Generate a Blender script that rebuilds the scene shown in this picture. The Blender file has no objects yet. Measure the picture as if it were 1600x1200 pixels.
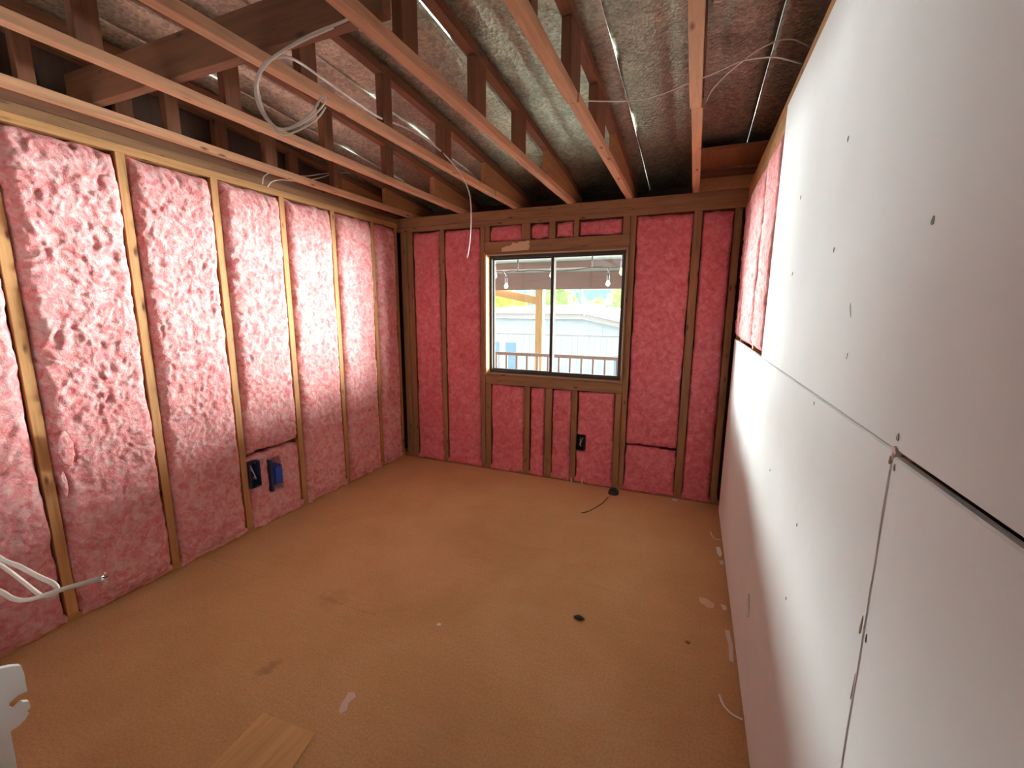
import bpy, bmesh, math, random
import numpy as np
from mathutils import Vector, Matrix

random.seed(7)
scene = bpy.context.scene
COL = scene.collection

# ------------------------------------------------------------------ camera
F_PX, YAW, PITCH, ROLL = 674.26, 0.39281, 0.17203, 0.00585
CAM = Vector((2.4849, 0.0, 1.4031))
D = 3.306            # inner face of the studs of the window wall
W = 2.746            # face of the wall board on the right
cam_data = bpy.data.cameras.new('camera')
cam_data.sensor_fit = 'HORIZONTAL'
cam_data.sensor_width = 36.0
cam_data.lens = F_PX / 1600 * 36.0
cam_data.clip_start = 0.02
cam_data.clip_end = 300
cam = bpy.data.objects.new('camera', cam_data)
COL.objects.link(cam)
fw = Vector((-math.sin(YAW) * math.cos(PITCH), math.cos(YAW) * math.cos(PITCH), -math.sin(PITCH)))
rt = Vector((math.cos(YAW), math.sin(YAW), 0))
up = rt.cross(fw)
r2 = rt * math.cos(ROLL) + up * math.sin(ROLL)
u2 = -rt * math.sin(ROLL) + up * math.cos(ROLL)
m = Matrix((r2, u2, -fw)).transposed().to_4x4()
m.translation = CAM
cam.matrix_world = m
scene.camera = cam

# ------------------------------------------------------------------ world, sun, exposure
world = bpy.data.worlds.new('overcast_sky')
scene.world = world
world.use_nodes = True
bg = world.node_tree.nodes['Background']
bg.inputs['Color'].default_value = (0.88, 0.95, 1.0, 1)
bg.inputs['Strength'].default_value = 2.5

def add_sun(name, elev, azim, angle, strength, color):
    l = bpy.data.lights.new(name, 'SUN')
    l.energy = strength
    l.angle = math.radians(angle)
    l.color = color
    o = bpy.data.objects.new(name, l)
    COL.objects.link(o)
    d = Vector((math.sin(math.radians(azim)) * math.cos(math.radians(elev)),
                -math.cos(math.radians(azim)) * math.cos(math.radians(elev)),
                -math.sin(math.radians(elev))))
    o.rotation_euler = d.to_track_quat('-Z', 'Y').to_euler()
    o.location = (1.4, 20, 8)
    return o

# fan of added sun lamps along the horizon, partly below it:
# they stand in for the daylight through the window
SUN_E = 31.5
for az in (-66, -44, -22, 0, 22, 44, 66):
    add_sun('hazy_horizon_daylight', -1.0, az, 30, SUN_E, (0.95, 1.0, 0.98))

scene.view_settings.view_transform = 'Standard'
scene.view_settings.look = 'None'
scene.view_settings.gamma = 1.0
scene.view_settings.use_curve_mapping = False
scene.view_settings.exposure = 0.0
try:
    scene.cycles.max_bounces = 10
    scene.cycles.diffuse_bounces = 7
    scene.cycles.glossy_bounces = 5
    scene.cycles.transparent_max_bounces = 16
    scene.cycles.sample_clamp_indirect = 6.0
    scene.cycles.adaptive_threshold = 0.02
except Exception:
    pass

# ------------------------------------------------------------------ helpers
def tag(o, label=None, cat=None, group=None, kind=None):
    if label: o['label'] = label
    if cat: o['category'] = cat
    if group: o['group'] = group
    if kind: o['kind'] = kind
    return o

def empty(name, loc, label=None, cat=None, group=None, kind=None):
    o = bpy.data.objects.new(name, None)
    o.empty_display_size = 0.1
    o.location = loc
    COL.objects.link(o)
    return tag(o, label, cat, group, kind)

def world_loc(o):
    v = Vector((0, 0, 0))
    while o is not None:
        v += o.location
        o = o.parent
    return v

def mesh_obj(name, verts, faces, mat, parent=None, smooth=False, bevel=0.0, segs=1):
    """verts are in world coordinates; the origin goes to the middle of the base"""
    v = np.asarray(verts, dtype=float)
    lo, hi = v.min(0), v.max(0)
    org = Vector(((lo[0] + hi[0]) / 2, (lo[1] + hi[1]) / 2, lo[2]))
    me = bpy.data.meshes.new(name)
    me.from_pydata((v - np.array(org)).tolist(), [], [tuple(int(i) for i in f) for f in faces])
    bm = bmesh.new()
    bm.from_mesh(me)
    if bevel > 0:
        bmesh.ops.bevel(bm, geom=list(bm.edges), offset=bevel, segments=segs, affect='EDGES', profile=0.6)
    bmesh.ops.recalc_face_normals(bm, faces=bm.faces)
    bm.to_mesh(me)
    bm.free()
    me.materials.append(mat)
    if smooth:
        me.polygons.foreach_set('use_smooth', [True] * len(me.polygons))
    me.update()
    o = bpy.data.objects.new(name, me)
    COL.objects.link(o)
    if parent is not None:
        o.parent = parent
        o.location = org - world_loc(parent)
    else:
        o.location = org
    return o

BF = [(0, 3, 2, 1), (4, 5, 6, 7), (0, 1, 5, 4), (1, 2, 6, 5), (2, 3, 7, 6), (3, 0, 4, 7)]
def box(name, x, y, z, mat, parent=None, bevel=0.0015):
    vs = [(x[0], y[0], z[0]), (x[1], y[0], z[0]), (x[1], y[1], z[0]), (x[0], y[1], z[0]),
          (x[0], y[0], z[1]), (x[1], y[0], z[1]), (x[1], y[1], z[1]), (x[0], y[1], z[1])]
    return mesh_obj(name, vs, BF, mat, parent, bevel=bevel)

def bar(name, a, b, w, h, mat, parent=None, bevel=0.0015, upv=(0, 0, 1)):
    a, b = Vector(a), Vector(b)
    d = (b - a).normalized()
    s = d.cross(Vector(upv)).normalized()
    u = s.cross(d)
    vs = []
    for p in (a, b):
        for sx, sz in ((-1, -1), (1, -1), (1, 1), (-1, 1)):
            vs.append(p + s * sx * w / 2 + u * sz * h / 2)
    fs = [(0, 1, 2, 3), (4, 7, 6, 5), (0, 4, 5, 1), (1, 5, 6, 2), (2, 6, 7, 3), (3, 7, 4, 0)]
    return mesh_obj(name, vs, fs, mat, parent, bevel=bevel)

def extrude_poly(name, pts, vec, mat, parent=None, bevel=0.0):
    n = len(pts)
    vs = [Vector(p) for p in pts] + [Vector(p) + Vector(vec) for p in pts]
    fs = [tuple(range(n - 1, -1, -1)), tuple(range(n, 2 * n))]
    fs += [(i, (i + 1) % n, n + (i + 1) % n, n + i) for i in range(n)]
    return mesh_obj(name, vs, fs, mat, parent, bevel=bevel)

def spline(pts, sub=8):
    P = [Vector(p) for p in pts]
    P = [P[0] * 2 - P[1]] + P + [P[-1] * 2 - P[-2]]
    out = []
    for i in range(1, len(P) - 2):
        p0, p1, p2, p3 = P[i - 1:i + 3]
        for k in range(sub):
            t = k / sub
            out.append(0.5 * ((2 * p1) + (p2 - p0) * t + (2 * p0 - 5 * p1 + 4 * p2 - p3) * t * t + (3 * p1 - p0 - 3 * p2 + p3) * t ** 3))
    out.append(P[-2])
    return out

def tube(name, pts, r, mat, parent=None, sides=8, sub=8, flat=1.0, raw=False):
    P = [Vector(p) for p in pts] if raw else spline(pts, sub)
    vs, fs = [], []
    nrm = None
    for i, p in enumerate(P):
        t = (P[min(i + 1, len(P) - 1)] - P[max(i - 1, 0)]).normalized()
        if nrm is None:
            nrm = t.cross(Vector((0.3, 0.2, 1))).normalized()
        nrm = (nrm - t * nrm.dot(t)).normalized()
        bn = t.cross(nrm)
        for k in range(sides):
            a = 2 * math.pi * k / sides
            vs.append(p + nrm * math.cos(a) * r + bn * math.sin(a) * r * flat)
    n = len(P)
    for i in range(n - 1):
        for k in range(sides):
            k2 = (k + 1) % sides
            fs.append((i * sides + k, i * sides + k2, (i + 1) * sides + k2, (i + 1) * sides + k))
    fs.append(tuple(range(sides - 1, -1, -1)))
    fs.append(tuple((n - 1) * sides + k for k in range(sides)))
    return mesh_obj(name, vs, fs, mat, parent, smooth=True)

# vectorised value noise
def _h(ix, iy, seed):
    n = (ix.astype(np.int64) * 374761393 + iy.astype(np.int64) * 668265263 + seed * 1274126177) & 0xffffffff
    n = ((n ^ (n >> 13)) * 1274126177) & 0xffffffff
    n = ((n ^ (n >> 16)) * 2246822519) & 0xffffffff
    return ((n ^ (n >> 15)) & 0xffffff) / float(0xffffff)

def vnoise(x, y, seed=0):
    ix, iy = np.floor(x), np.floor(y)
    fx, fy = x - ix, y - iy
    fx = fx * fx * fx * (fx * (fx * 6 - 15) + 10)
    fy = fy * fy * fy * (fy * (fy * 6 - 15) + 10)
    a, b = _h(ix, iy, seed), _h(ix + 1, iy, seed)
    c, d = _h(ix, iy + 1, seed), _h(ix + 1, iy + 1, seed)
    return (a + (b - a) * fx) + ((c + (d - c) * fx) - (a + (b - a) * fx)) * fy

def fbm(x, y, seed=0, octv=4, gain=0.5):
    s, a, t = 0, 1.0, 0
    for k in range(octv):
        s = s + a * (vnoise(x * 2 ** k, y * 2 ** k, seed + k * 17) * 2 - 1)
        t += a
        a *= gain
    return s / t

def ridged(x, y, seed=0, octv=3):
    s, a, t = 0, 1.0, 0
    for k in range(octv):
        s = s + a * (1 - np.abs(vnoise(x * 2 ** k, y * 2 ** k, seed + k * 31) * 2 - 1))
        t += a
        a *= 0.5
    return s / t

# ------------------------------------------------------------------ materials
class NT:
    def __init__(self, name):
        self.m = bpy.data.materials.new(name)
        self.m.use_nodes = True
        self.t = self.m.node_tree
        self.b = self.t.nodes['Principled BSDF']
        self.out = self.t.nodes['Material Output']
    def n(self, kind, **kw):
        nd = self.t.nodes.new(kind)
        for k, v in kw.items():
            if k in nd.inputs:
                nd.inputs[k].default_value = v
            else:
                setattr(nd, k, v)
        return nd
    def l(self, a, b):
        self.t.links.new(a, b)
    def coords(self, scale=(1, 1, 1), kind='Object', rnd=False):
        tc = self.n('ShaderNodeTexCoord')
        mp = self.n('ShaderNodeMapping')
        mp.inputs['Scale'].default_value = scale
        self.l(tc.outputs[kind], mp.inputs['Vector'])
        if rnd:
            oi = self.n('ShaderNodeObjectInfo')
            ml = self.n('ShaderNodeMath', operation='MULTIPLY')
            ml.inputs[1].default_value = 37.0
            self.l(oi.outputs['Random'], ml.inputs[0])
            cb = self.n('ShaderNodeCombineXYZ')
            for i in range(3): self.l(ml.outputs[0], cb.inputs[i])
            self.l(cb.outputs[0], mp.inputs['Location'])
        return mp.outputs[0]
    def noise(self, vec, scale, detail=4, rough=0.55, dist=0.0):
        nd = self.n('ShaderNodeTexNoise', Scale=scale, Detail=detail, Roughness=rough, Distortion=dist)
        self.l(vec, nd.inputs['Vector'])
        return nd.outputs['Fac']
    def ramp(self, fac, stops):
        r = self.n('ShaderNodeValToRGB')
        cr = r.color_ramp
        while len(cr.elements) < len(stops): cr.elements.new(0.5)
        for e, (p, c) in zip(cr.elements, stops):
            e.position = p
            e.color = (*c, 1) if len(c) == 3 else c
        self.l(fac, r.inputs[0])
        return r.outputs[0]
    def mix(self, fac, a, b, mode='MIX'):
        mx = self.n('ShaderNodeMix', data_type='RGBA', blend_type=mode)
        for sock, v in ((mx.inputs[0], fac), (mx.inputs[6], a), (mx.inputs[7], b)):
            if hasattr(v, 'is_linked'): self.l(v, sock)
            elif isinstance(v, (int, float)): sock.default_value = v
            else: sock.default_value = (*v, 1)
        return mx.outputs[2]
    def bump(self, h, strength=0.3, dist=0.01):
        b = self.n('ShaderNodeBump', Strength=strength, Distance=dist)
        self.l(h, b.inputs['Height'])
        self.l(b.outputs[0], self.b.inputs['Normal'])

def plain(name, col, rough=0.6, metallic=0.0, var=0.08, bump=0.0, bscale=60):
    k = NT(name)
    v = k.coords(rnd=True)
    f = k.noise(v, 9, 5)
    c = k.mix(f, tuple(x * (1 - var) for x in col), tuple(min(1, x * (1 + var)) for x in col))
    k.l(c, k.b.inputs['Base Color'])
    k.b.inputs['Roughness'].default_value = rough
    k.b.inputs['Metallic'].default_value = metallic
    if bump: k.bump(k.noise(v, bscale, 4), bump, 0.004)
    return k.m

def wood(name, col, axis, dark=0.62, rough=0.75, knots=True):
    k = NT(name)
    sc = [14.0, 14.0, 14.0]
    sc['xyz'.index(axis)] = 0.9
    v = k.coords(tuple(sc), rnd=True)
    g = k.noise(v, 3.2, 6, 0.62, 0.6)
    c1 = k.ramp(g, [(0.25, tuple(x * dark for x in col)), (0.52, col), (0.8, tuple(min(1, x * 1.18) for x in col))])
    v2 = k.coords((1, 1, 1), rnd=True)
    big = k.noise(v2, 3.0, 3)
    c2 = k.mix(big, (0.86, 0.86, 0.86), (1.08, 1.05, 1.0), 'MIX')
    c = k.mix(1.0, c1, c2, 'MULTIPLY')
    if knots:
        sk = [16.0, 16.0, 16.0]
        sk['xyz'.index(axis)] = 5.5
        vo = k.n('ShaderNodeTexVoronoi', Scale=1.0)
        k.l(k.coords(tuple(sk), rnd=True), vo.inputs['Vector'])
        kn = k.ramp(vo.outputs['Distance'], [(0.05, (0.25, 0.2, 0.18)), (0.16, (1, 1, 1))])
        c = k.mix(1.0, c, kn, 'MULTIPLY')
    k.l(c, k.b.inputs['Base Color'])
    k.b.inputs['Roughness'].default_value = rough
    k.bump(g, 0.25, 0.003)
    return k.m

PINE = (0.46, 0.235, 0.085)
M = {}
for ax in 'xyz':
    M['pine_' + ax] = wood('pine_stud_' + ax, PINE, ax)
    M['truss_' + ax] = wood('old_truss_wood_' + ax, (0.19, 0.07, 0.03), ax, 0.55)  # shade put into the colour of webs, top chords and brace
    M['chord_' + ax] = wood('salmon_chord_wood_' + ax, (0.62, 0.33, 0.185), ax, 0.62)  # light on the chord undersides put into their colour
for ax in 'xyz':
    M['dark_' + ax] = wood('brown_weathered_lumber_' + ax, (0.24, 0.115, 0.048), ax, 0.6)  # darker and browner than the pine studs
M['ply'] = wood('plywood_gusset', (0.36, 0.165, 0.065), 'y', 0.7, knots=False)

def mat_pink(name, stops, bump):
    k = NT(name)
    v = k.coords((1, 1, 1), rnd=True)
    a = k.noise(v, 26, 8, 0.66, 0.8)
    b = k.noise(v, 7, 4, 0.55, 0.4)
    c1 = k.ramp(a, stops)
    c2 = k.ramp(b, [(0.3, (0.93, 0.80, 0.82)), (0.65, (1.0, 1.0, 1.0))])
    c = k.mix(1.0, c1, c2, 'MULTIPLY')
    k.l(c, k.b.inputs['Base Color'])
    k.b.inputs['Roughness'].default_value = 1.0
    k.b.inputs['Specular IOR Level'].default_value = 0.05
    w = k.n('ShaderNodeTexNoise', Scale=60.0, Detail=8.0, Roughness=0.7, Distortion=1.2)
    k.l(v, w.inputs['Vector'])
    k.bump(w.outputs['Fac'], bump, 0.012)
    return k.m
M['pink'] = mat_pink('pink_glass_wool', [(0.32, (0.75, 0.20, 0.205)), (0.47, (0.84, 0.37, 0.365)), (0.62, (0.89, 0.60, 0.58))], 0.8)
M['pink_deep'] = mat_pink('deep_pink_glass_wool', [(0.30, (0.50, 0.095, 0.115)), (0.50, (0.62, 0.17, 0.19)), (0.72, (0.70, 0.29, 0.31))], 0.5)  # same wool as pink, darkened for the shade on the window wall

def mat_gypsum():
    k = NT('gypsum_board_paper')
    v = k.coords((1, 1, 1))
    a = k.noise(v, 2.2, 5)
    b = k.noise(v, 220, 3)
    c = k.ramp(a, [(0.3, (0.79, 0.835, 0.835)), (0.7, (0.86, 0.90, 0.905))])
    k.l(c, k.b.inputs['Base Color'])
    k.b.inputs['Roughness'].default_value = 0.85
    k.bump(b, 0.12, 0.001)
    return k.m
M['gyp'] = mat_gypsum()
M['gyp_core'] = plain('gypsum_core', (0.72, 0.70, 0.66), 0.95, var=0.1, bump=0.3)

def mat_floor():
    k = NT('worn_plywood_subfloor')
    v = k.coords((1, 1, 1), kind='Object')
    tc = k.n('ShaderNodeNewGeometry')
    pos = tc.outputs['Position']
    big = k.noise(pos, 1.6, 5, 0.6, 0.4)
    mp = k.n('ShaderNodeMapping')
    mp.inputs['Scale'].default_value = (2.2, 16, 1)
    k.l(pos, mp.inputs['Vector'])
    gr = k.noise(mp.outputs[0], 3, 6, 0.6, 0.5)
    fine = k.noise(pos, 120, 4, 0.7)
    c = k.ramp(big, [(0.25, (0.47, 0.26, 0.10)), (0.5, (0.57, 0.335, 0.14)), (0.78, (0.65, 0.41, 0.195))])
    c = k.mix(0.12, c, k.ramp(gr, [(0.3, (0.30, 0.14, 0.065)), (0.7, (0.56, 0.31, 0.16))]))
    c = k.mix(0.6, c, k.ramp(fine, [(0.3, (0.55, 0.5, 0.45)), (0.6, (1.0, 1.0, 1.0))]), 'MULTIPLY')
    # old stains and worn pale spots with shapes of their own
    def spot(cx, cy, sx, sy, col, amt, seed):
        nonlocal c
        mm = k.n('ShaderNodeMapping')
        mm.inputs['Location'].default_value = (-cx / sx, -cy / sy, 0)
        mm.inputs['Scale'].default_value = (1 / sx, 1 / sy, 0)
        k.l(pos, mm.inputs['Vector'])
        ln = k.n('ShaderNodeVectorMath', operation='LENGTH')
        k.l(mm.outputs[0], ln.inputs[0])
        ad = k.n('ShaderNodeMath', operation='ADD')
        k.l(ln.outputs['Value'], ad.inputs[0])
        nz = k.noise(pos, 22 + seed, 4)
        k.l(nz, ad.inputs[1])
        fac = k.ramp(ad.outputs[0], [(0.45, (amt, amt, amt)), (1.0, (0, 0, 0))])
        c = k.mix(fac, c, col)
    spot(1.035, 1.01, 0.075, 0.12, (0.17, 0.075, 0.03), 0.75, 1)
    spot(0.95, 1.42, 0.20, 0.16, (0.27, 0.12, 0.05), 0.5, 2)
    spot(1.87, 1.72, 0.16, 0.13, (0.58, 0.38, 0.25), 0.3, 3)
    spot(2.2, 1.35, 0.28, 0.30, (0.56, 0.36, 0.23), 0.22, 4)
    spot(1.75, 1.05, 0.22, 0.3, (0.55, 0.34, 0.21), 0.22, 5)
    spot(0.75, 2.0, 0.5, 0.35, (0.38, 0.19, 0.09), 0.35, 6)
    k.l(c, k.b.inputs['Base Color'])
    k.b.inputs['Roughness'].default_value = 0.8
    k.bump(fine, 0.3, 0.002)
    return k.m
M['floor'] = mat_floor()

def mat_metal():
    k = NT('galvanised_roof_sheet')
    v = k.coords((1, 1, 1), kind='Object', rnd=True)
    vo = k.n('ShaderNodeTexVoronoi', Scale=75.0)
    k.l(v, vo.inputs['Vector'])
    a = k.noise(v, 5, 5)
    c = k.ramp(a, [(0.3, (0.50, 0.54, 0.45)), (0.7, (0.80, 0.84, 0.70))])
    sr = k.n('ShaderNodeSeparateColor')
    k.l(vo.outputs['Color'], sr.inputs[0])
    c = k.mix(0.8, c, k.ramp(sr.outputs[0], [(0.0, (0.45, 0.45, 0.43)), (1.0, (1, 1, 0.95))]), 'MULTIPLY')
    k.l(c, k.b.inputs['Base Color'])
    k.b.inputs['Metallic'].default_value = 0.85
    k.l(k.ramp(a, [(0.3, (0.44,) * 3), (0.7, (0.28,) * 3)]), k.b.inputs['Roughness'])
    n1 = k.noise(v, 38, 6, 0.65)
    ad = k.n('ShaderNodeMath', operation='ADD')
    k.l(n1, ad.inputs[0])
    sc = k.n('ShaderNodeMath', operation='MULTIPLY')
    sc.inputs[1].default_value = 0.5
    k.l(vo.outputs['Distance'], sc.inputs[0])
    k.l(sc.outputs[0], ad.inputs[1])
    k.bump(ad.outputs[0], 0.5, 0.008)
    return k.m
M['metal'] = mat_metal()

M['cable'] = plain('white_cable_sheath', (0.86, 0.84, 0.78), 0.45, var=0.04)
M['cable_print'] = plain('grey_print', (0.18, 0.2, 0.24), 0.6)
M['blue'] = plain('blue_plastic', (0.02, 0.06, 0.35), 0.45)
M['navy'] = plain('navy_plastic', (0.012, 0.025, 0.07), 0.45)
M['black'] = plain('black_plastic', (0.012, 0.012, 0.014), 0.5)
M['copper'] = plain('bare_copper', (0.6, 0.33, 0.16), 0.35, 1.0)
M['bronze'] = plain('bronze_aluminium', (0.045, 0.034, 0.028), 0.9)
M['screw'] = plain('dark_screw', (0.06, 0.055, 0.05), 0.5, 0.4)
M['rust'] = plain('brown_stain', (0.20, 0.13, 0.06), 0.8)
M['dust'] = plain('plaster_crumb', (0.66, 0.58, 0.5), 0.95)
M['sheath'] = wood('wall_sheathing', (0.07, 0.035, 0.022), 'z', 0.7, knots=False)
M['card'] = plain('cardboard', (0.62, 0.42, 0.26), 0.9)
M['offcut'] = wood('plywood_offcut', (0.58, 0.345, 0.14), 'y', 0.8, knots=False)
M['film'] = plain('torn_plastic_film', (0.62, 0.48, 0.40), 0.5)
M['porch_paint'] = wood('brown_porch_paint', (0.28, 0.165, 0.14), 'x', 0.8, knots=False)
M['soffit'] = plain('porch_ceiling_board', (0.30, 0.32, 0.285), 0.8)
M['post'] = wood('porch_post_wood', (0.66, 0.38, 0.17), 'z', 0.85, knots=False)
M['deck'] = plain('dark_deck_boards', (0.62, 0.61, 0.58), 0.8)  # unseen deck, made pale to bounce light up into the room
M['dark_siding'] = plain('dark_brown_cladding', (0.035, 0.028, 0.025), 0.85)
M['siding'] = plain('pale_blue_siding', (0.60, 0.75, 0.86), 0.75, var=0.03)
M['white_paint'] = plain('white_paint', (0.82, 0.82, 0.80), 0.6, var=0.02)
M['gutter'] = plain('grey_gutter', (0.42, 0.44, 0.46), 0.5)
M['white_roof'] = plain('white_roof_coating', (0.85, 0.85, 0.84), 0.7, var=0.02)
M['ground'] = plain('dry_grass_ground', (0.10, 0.10, 0.06), 0.95)
M['bulb'] = plain('frosted_bulb', (0.85, 0.78, 0.62), 0.3)

def mat_glass(name, tint, haze):
    k = NT(name)
    k.t.nodes.remove(k.b)
    tr = k.n('ShaderNodeBsdfTransparent')
    tr.inputs[0].default_value = (*tint, 1)
    gl = k.n('ShaderNodeBsdfGlossy')
    gl.inputs['Roughness'].default_value = 0.03
    lw = k.n('ShaderNodeLayerWeight', Blend=0.5)
    pw = k.n('ShaderNodeMath', operation='POWER')
    pw.inputs[1].default_value = 5.0
    k.l(lw.outputs['Facing'], pw.inputs[0])
    ma = k.n('ShaderNodeMath', operation='MULTIPLY_ADD')
    ma.inputs[1].default_value = 0.9
    ma.inputs[2].default_value = 0.03
    k.l(pw.outputs[0], ma.inputs[0])
    mx = k.n('ShaderNodeMixShader')
    k.l(ma.outputs[0], mx.inputs[0])
    k.l(tr.outputs[0], mx.inputs[1])
    k.l(gl.outputs[0], mx.inputs[2])
    # dust specks
    df = k.n('ShaderNodeBsdfDiffuse')
    df.inputs[0].default_value = (0.8, 0.8, 0.78, 1)
    sp = k.noise(k.coords(), 42, 3)
    fac = k.ramp(sp, [(0.70, (haze,) * 3), (0.76, (0.35,) * 3)])
    m2 = k.n('ShaderNodeMixShader')
    k.l(fac, m2.inputs[0])
    k.l(mx.outputs[0], m2.inputs[1])
    k.l(df.outputs[0], m2.inputs[2])
    k.l(m2.outputs[0], k.out.inputs[0])
    return k.m
M['glass'] = mat_glass('dusty_window_glass', (0.96, 0.98, 0.97), 0.012)

def mat_pane():
    k = NT('far_window_pane')
    k.b.inputs['Base Color'].default_value = (0.22, 0.42, 0.62, 1)
    k.b.inputs['Roughness'].default_value = 0.1
    return k.m
M['pane'] = mat_pane()

def mat_leaf(name, c0, c1):
    k = NT(name)
    v = k.coords(rnd=True)
    f = k.noise(v, 2.2, 5, 0.7)
    k.l(k.ramp(f, [(0.3, c0), (0.65, c1)]), k.b.inputs['Base Color'])
    k.b.inputs['Roughness'].default_value = 0.8
    tl = k.n('ShaderNodeBsdfTranslucent')
    tl.inputs[0].default_value = (*c1, 1)
    mx = k.n('ShaderNodeMixShader')
    mx.inputs[0].default_value = 0.03
    k.l(k.b.outputs[0], mx.inputs[1])
    k.l(tl.outputs[0], mx.inputs[2])
    k.l(mx.outputs[0], k.out.inputs[0])
    return k.m
M['leaf_lime'] = mat_leaf('lime_leaves', (0.36, 0.55, 0.06), (0.62, 0.80, 0.14))
M['leaf_green'] = mat_leaf('green_leaves', (0.20, 0.42, 0.10), (0.48, 0.68, 0.20))
M['leaf_blue'] = mat_leaf('blue_green_needles', (0.12, 0.30, 0.22), (0.30, 0.52, 0.42))
M['leaf_gold'] = mat_leaf('yellow_leaves', (0.62, 0.58, 0.16), (0.82, 0.76, 0.28))
M['bark'] = plain('bark', (0.16, 0.11, 0.07), 0.9)

# ------------------------------------------------------------------ floor
floor = box('floor', (-0.12, W + 0.15), (-1.5, D + 0.1), (-0.06, -0.018), M['sheath'])
tag(floor, kind='structure')
G = 0.0006
for x0, x1, cuts in ((-0.12, 1.22, (-1.5, -1.03, 1.41, D + 0.1)), (1.22, W + 0.15, (-1.5, -0.42, 2.02, D + 0.1))):
    for y0, y1 in zip(cuts[:-1], cuts[1:]):
        box('floor_sheet', (x0, x1), (y0 + G, y1 - G), (-0.018, 0.0), M['floor'], floor, bevel=0)

# ------------------------------------------------------------------ left wall
ZP = 2.10      # underside of the top plate
ZT = 2.18      # top of the plates
wall_left = box('wall_left', (-0.105, -0.09), (-1.5, D + 0.1), (0, 2.52), M['sheath'])
tag(wall_left, kind='structure')
box('bottom_plate', (-0.09, 0.0), (-1.5, D + 0.09), (0, 0.038), M['pine_y'], wall_left)
box('top_plate', (-0.09, 0.0), (-1.5, D + 0.09), (ZP, ZP + 0.038), M['pine_y'], wall_left)
box('top_plate', (-0.09, -0.002), (-1.5, D + 0.09), (ZP + 0.039, ZT), M['dark_y'], wall_left)
LS = [D - 0.325 - k * 0.4261 for k in range(8)]
for y in LS + [-0.85, -1.28]:
    box('stud', (-0.09, 0.0), (y - 0.019, y + 0.019), (0.038, ZP), M['pine_z'], wall_left)
box('stud', (-0.09, 0.0), (D - 0.040, D - 0.002), (0.038, ZP), M['pine_z'], wall_left)

# ------------------------------------------------------------------ glass wool batts
def batt(label, org, ud, nd, u, z, res, seed, amp=1.0, base=0.006, bulge=0.010, back=-0.082, mat='pink', grp=None, dents=(), edge_w=0.03):
    """closed bulging body between two studs; org + u*ud + z*Z + h*nd"""
    u0, u1 = u
    z0, z1 = z
    nu = max(8, int((u1 - u0) / res))
    nz = max(8, int((z1 - z0) / res))
    tu = np.linspace(0, 1, nu + 1)
    tz = np.linspace(0, 1, nz + 1)
    TU, TZ = np.meshgrid(tu, tz)
    U = u0 + TU * (u1 - u0)
    Z = z0 + TZ * (z1 - z0)
    wu, wz = (u1 - u0), (z1 - z0)
    du = np.minimum(TU, 1 - TU) * wu
    dz = np.minimum(TZ, 1 - TZ) * wz
    e = np.clip(du / edge_w, 0, 1)
    ez = np.clip(dz / (edge_w * 1.8), 0, 1)
    prof = np.sqrt(1 - (1 - e) ** 2) * np.sqrt(1 - (1 - ez) ** 2)
    wx = fbm(U / 0.11, Z / 0.11, seed + 3, 3) * 0.035
    wy = fbm(U / 0.11 + 7, Z / 0.11 + 3, seed + 5, 3) * 0.035
    big = fbm(U / 0.20, Z / 0.26, seed, 3)
    lump = ridged((U + wx) / 0.055, (Z + wy) / 0.065, seed + 11, 3) - 0.62
    fine = fbm((U + wx) / 0.022, (Z + wy) / 0.026, seed + 23, 2)
    crease = ridged((U + wx * 1.5) / 0.21 + 2.3, (Z + wy * 1.5) / 0.17, seed + 41, 2)
    cr = np.clip((crease - 0.86) / 0.12, 0, 1)
    H = -0.026 + (0.026 + base + bulge * (prof ** 0.7)) * prof
    H = H + amp * (0.012 * big + 0.011 * lump + 0.007 * fine - 0.010 * cr) * (0.35 + 0.65 * prof)
    H = np.where((Z < 0.05) & (z0 < 0.03), np.maximum(H, 0.003 + 0.006 * np.sqrt(np.clip(TZ * wz / 0.04, 0, 1))), H)
    for a0, a1, b0, b1, hd in dents:      # pressed in around an outlet box
        H = np.where((U > a0) & (U < a1) & (Z > b0) & (Z < b1), np.minimum(H, hd), H)
    # edges wander a little over the studs or away from them
    sgn = np.where(TU < 0.5, -1, 1)
    edge = np.clip(1 - du / 0.03, 0, 1)
    U = U + sgn * edge * (fbm(Z / 0.09, TU * 0 + seed, seed + 9, 3) * 0.010 - 0.003)
    edz = np.clip(1 - dz / 0.03, 0, 1)
    Z = Z + np.where(TZ < 0.5, -1, 1) * edz * (fbm(U / 0.06, TU * 0 + 5, seed + 19, 3) * 0.012 - 0.006)
    o = np.array(org)
    P = o + U[..., None] * np.array(ud) + H[..., None] * np.array(nd) + Z[..., None] * np.array((0, 0, 1.0))
    V = P.reshape(-1, 3)
    n1 = nu + 1
    idx = np.arange((nz + 1) * n1).reshape(nz + 1, n1)
    q = np.stack([idx[:-1, :-1], idx[:-1, 1:], idx[1:, 1:], idx[1:, :-1]], -1).reshape(-1, 4).tolist()
    loop = list(idx[0, :]) + list(idx[1:, -1]) + list(idx[-1, -2::-1]) + list(idx[-2:0:-1, 0])
    B = V[loop].copy()
    nd_ = np.array(nd)
    B = B + nd_ * (back - ((B - o) @ nd_))[:, None]
    nb = len(V)
    V = np.vstack([V, B])
    L = len(loop)
    q += [(loop[i], loop[(i + 1) % L], nb + (i + 1) % L, nb + i) for i in range(L)]
    q.append(tuple(range(nb, nb + L)))
    ob = mesh_obj('insulation_batt', V, q, M[mat], smooth=True)
    return tag(ob, label, 'insulation', grp)

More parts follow.
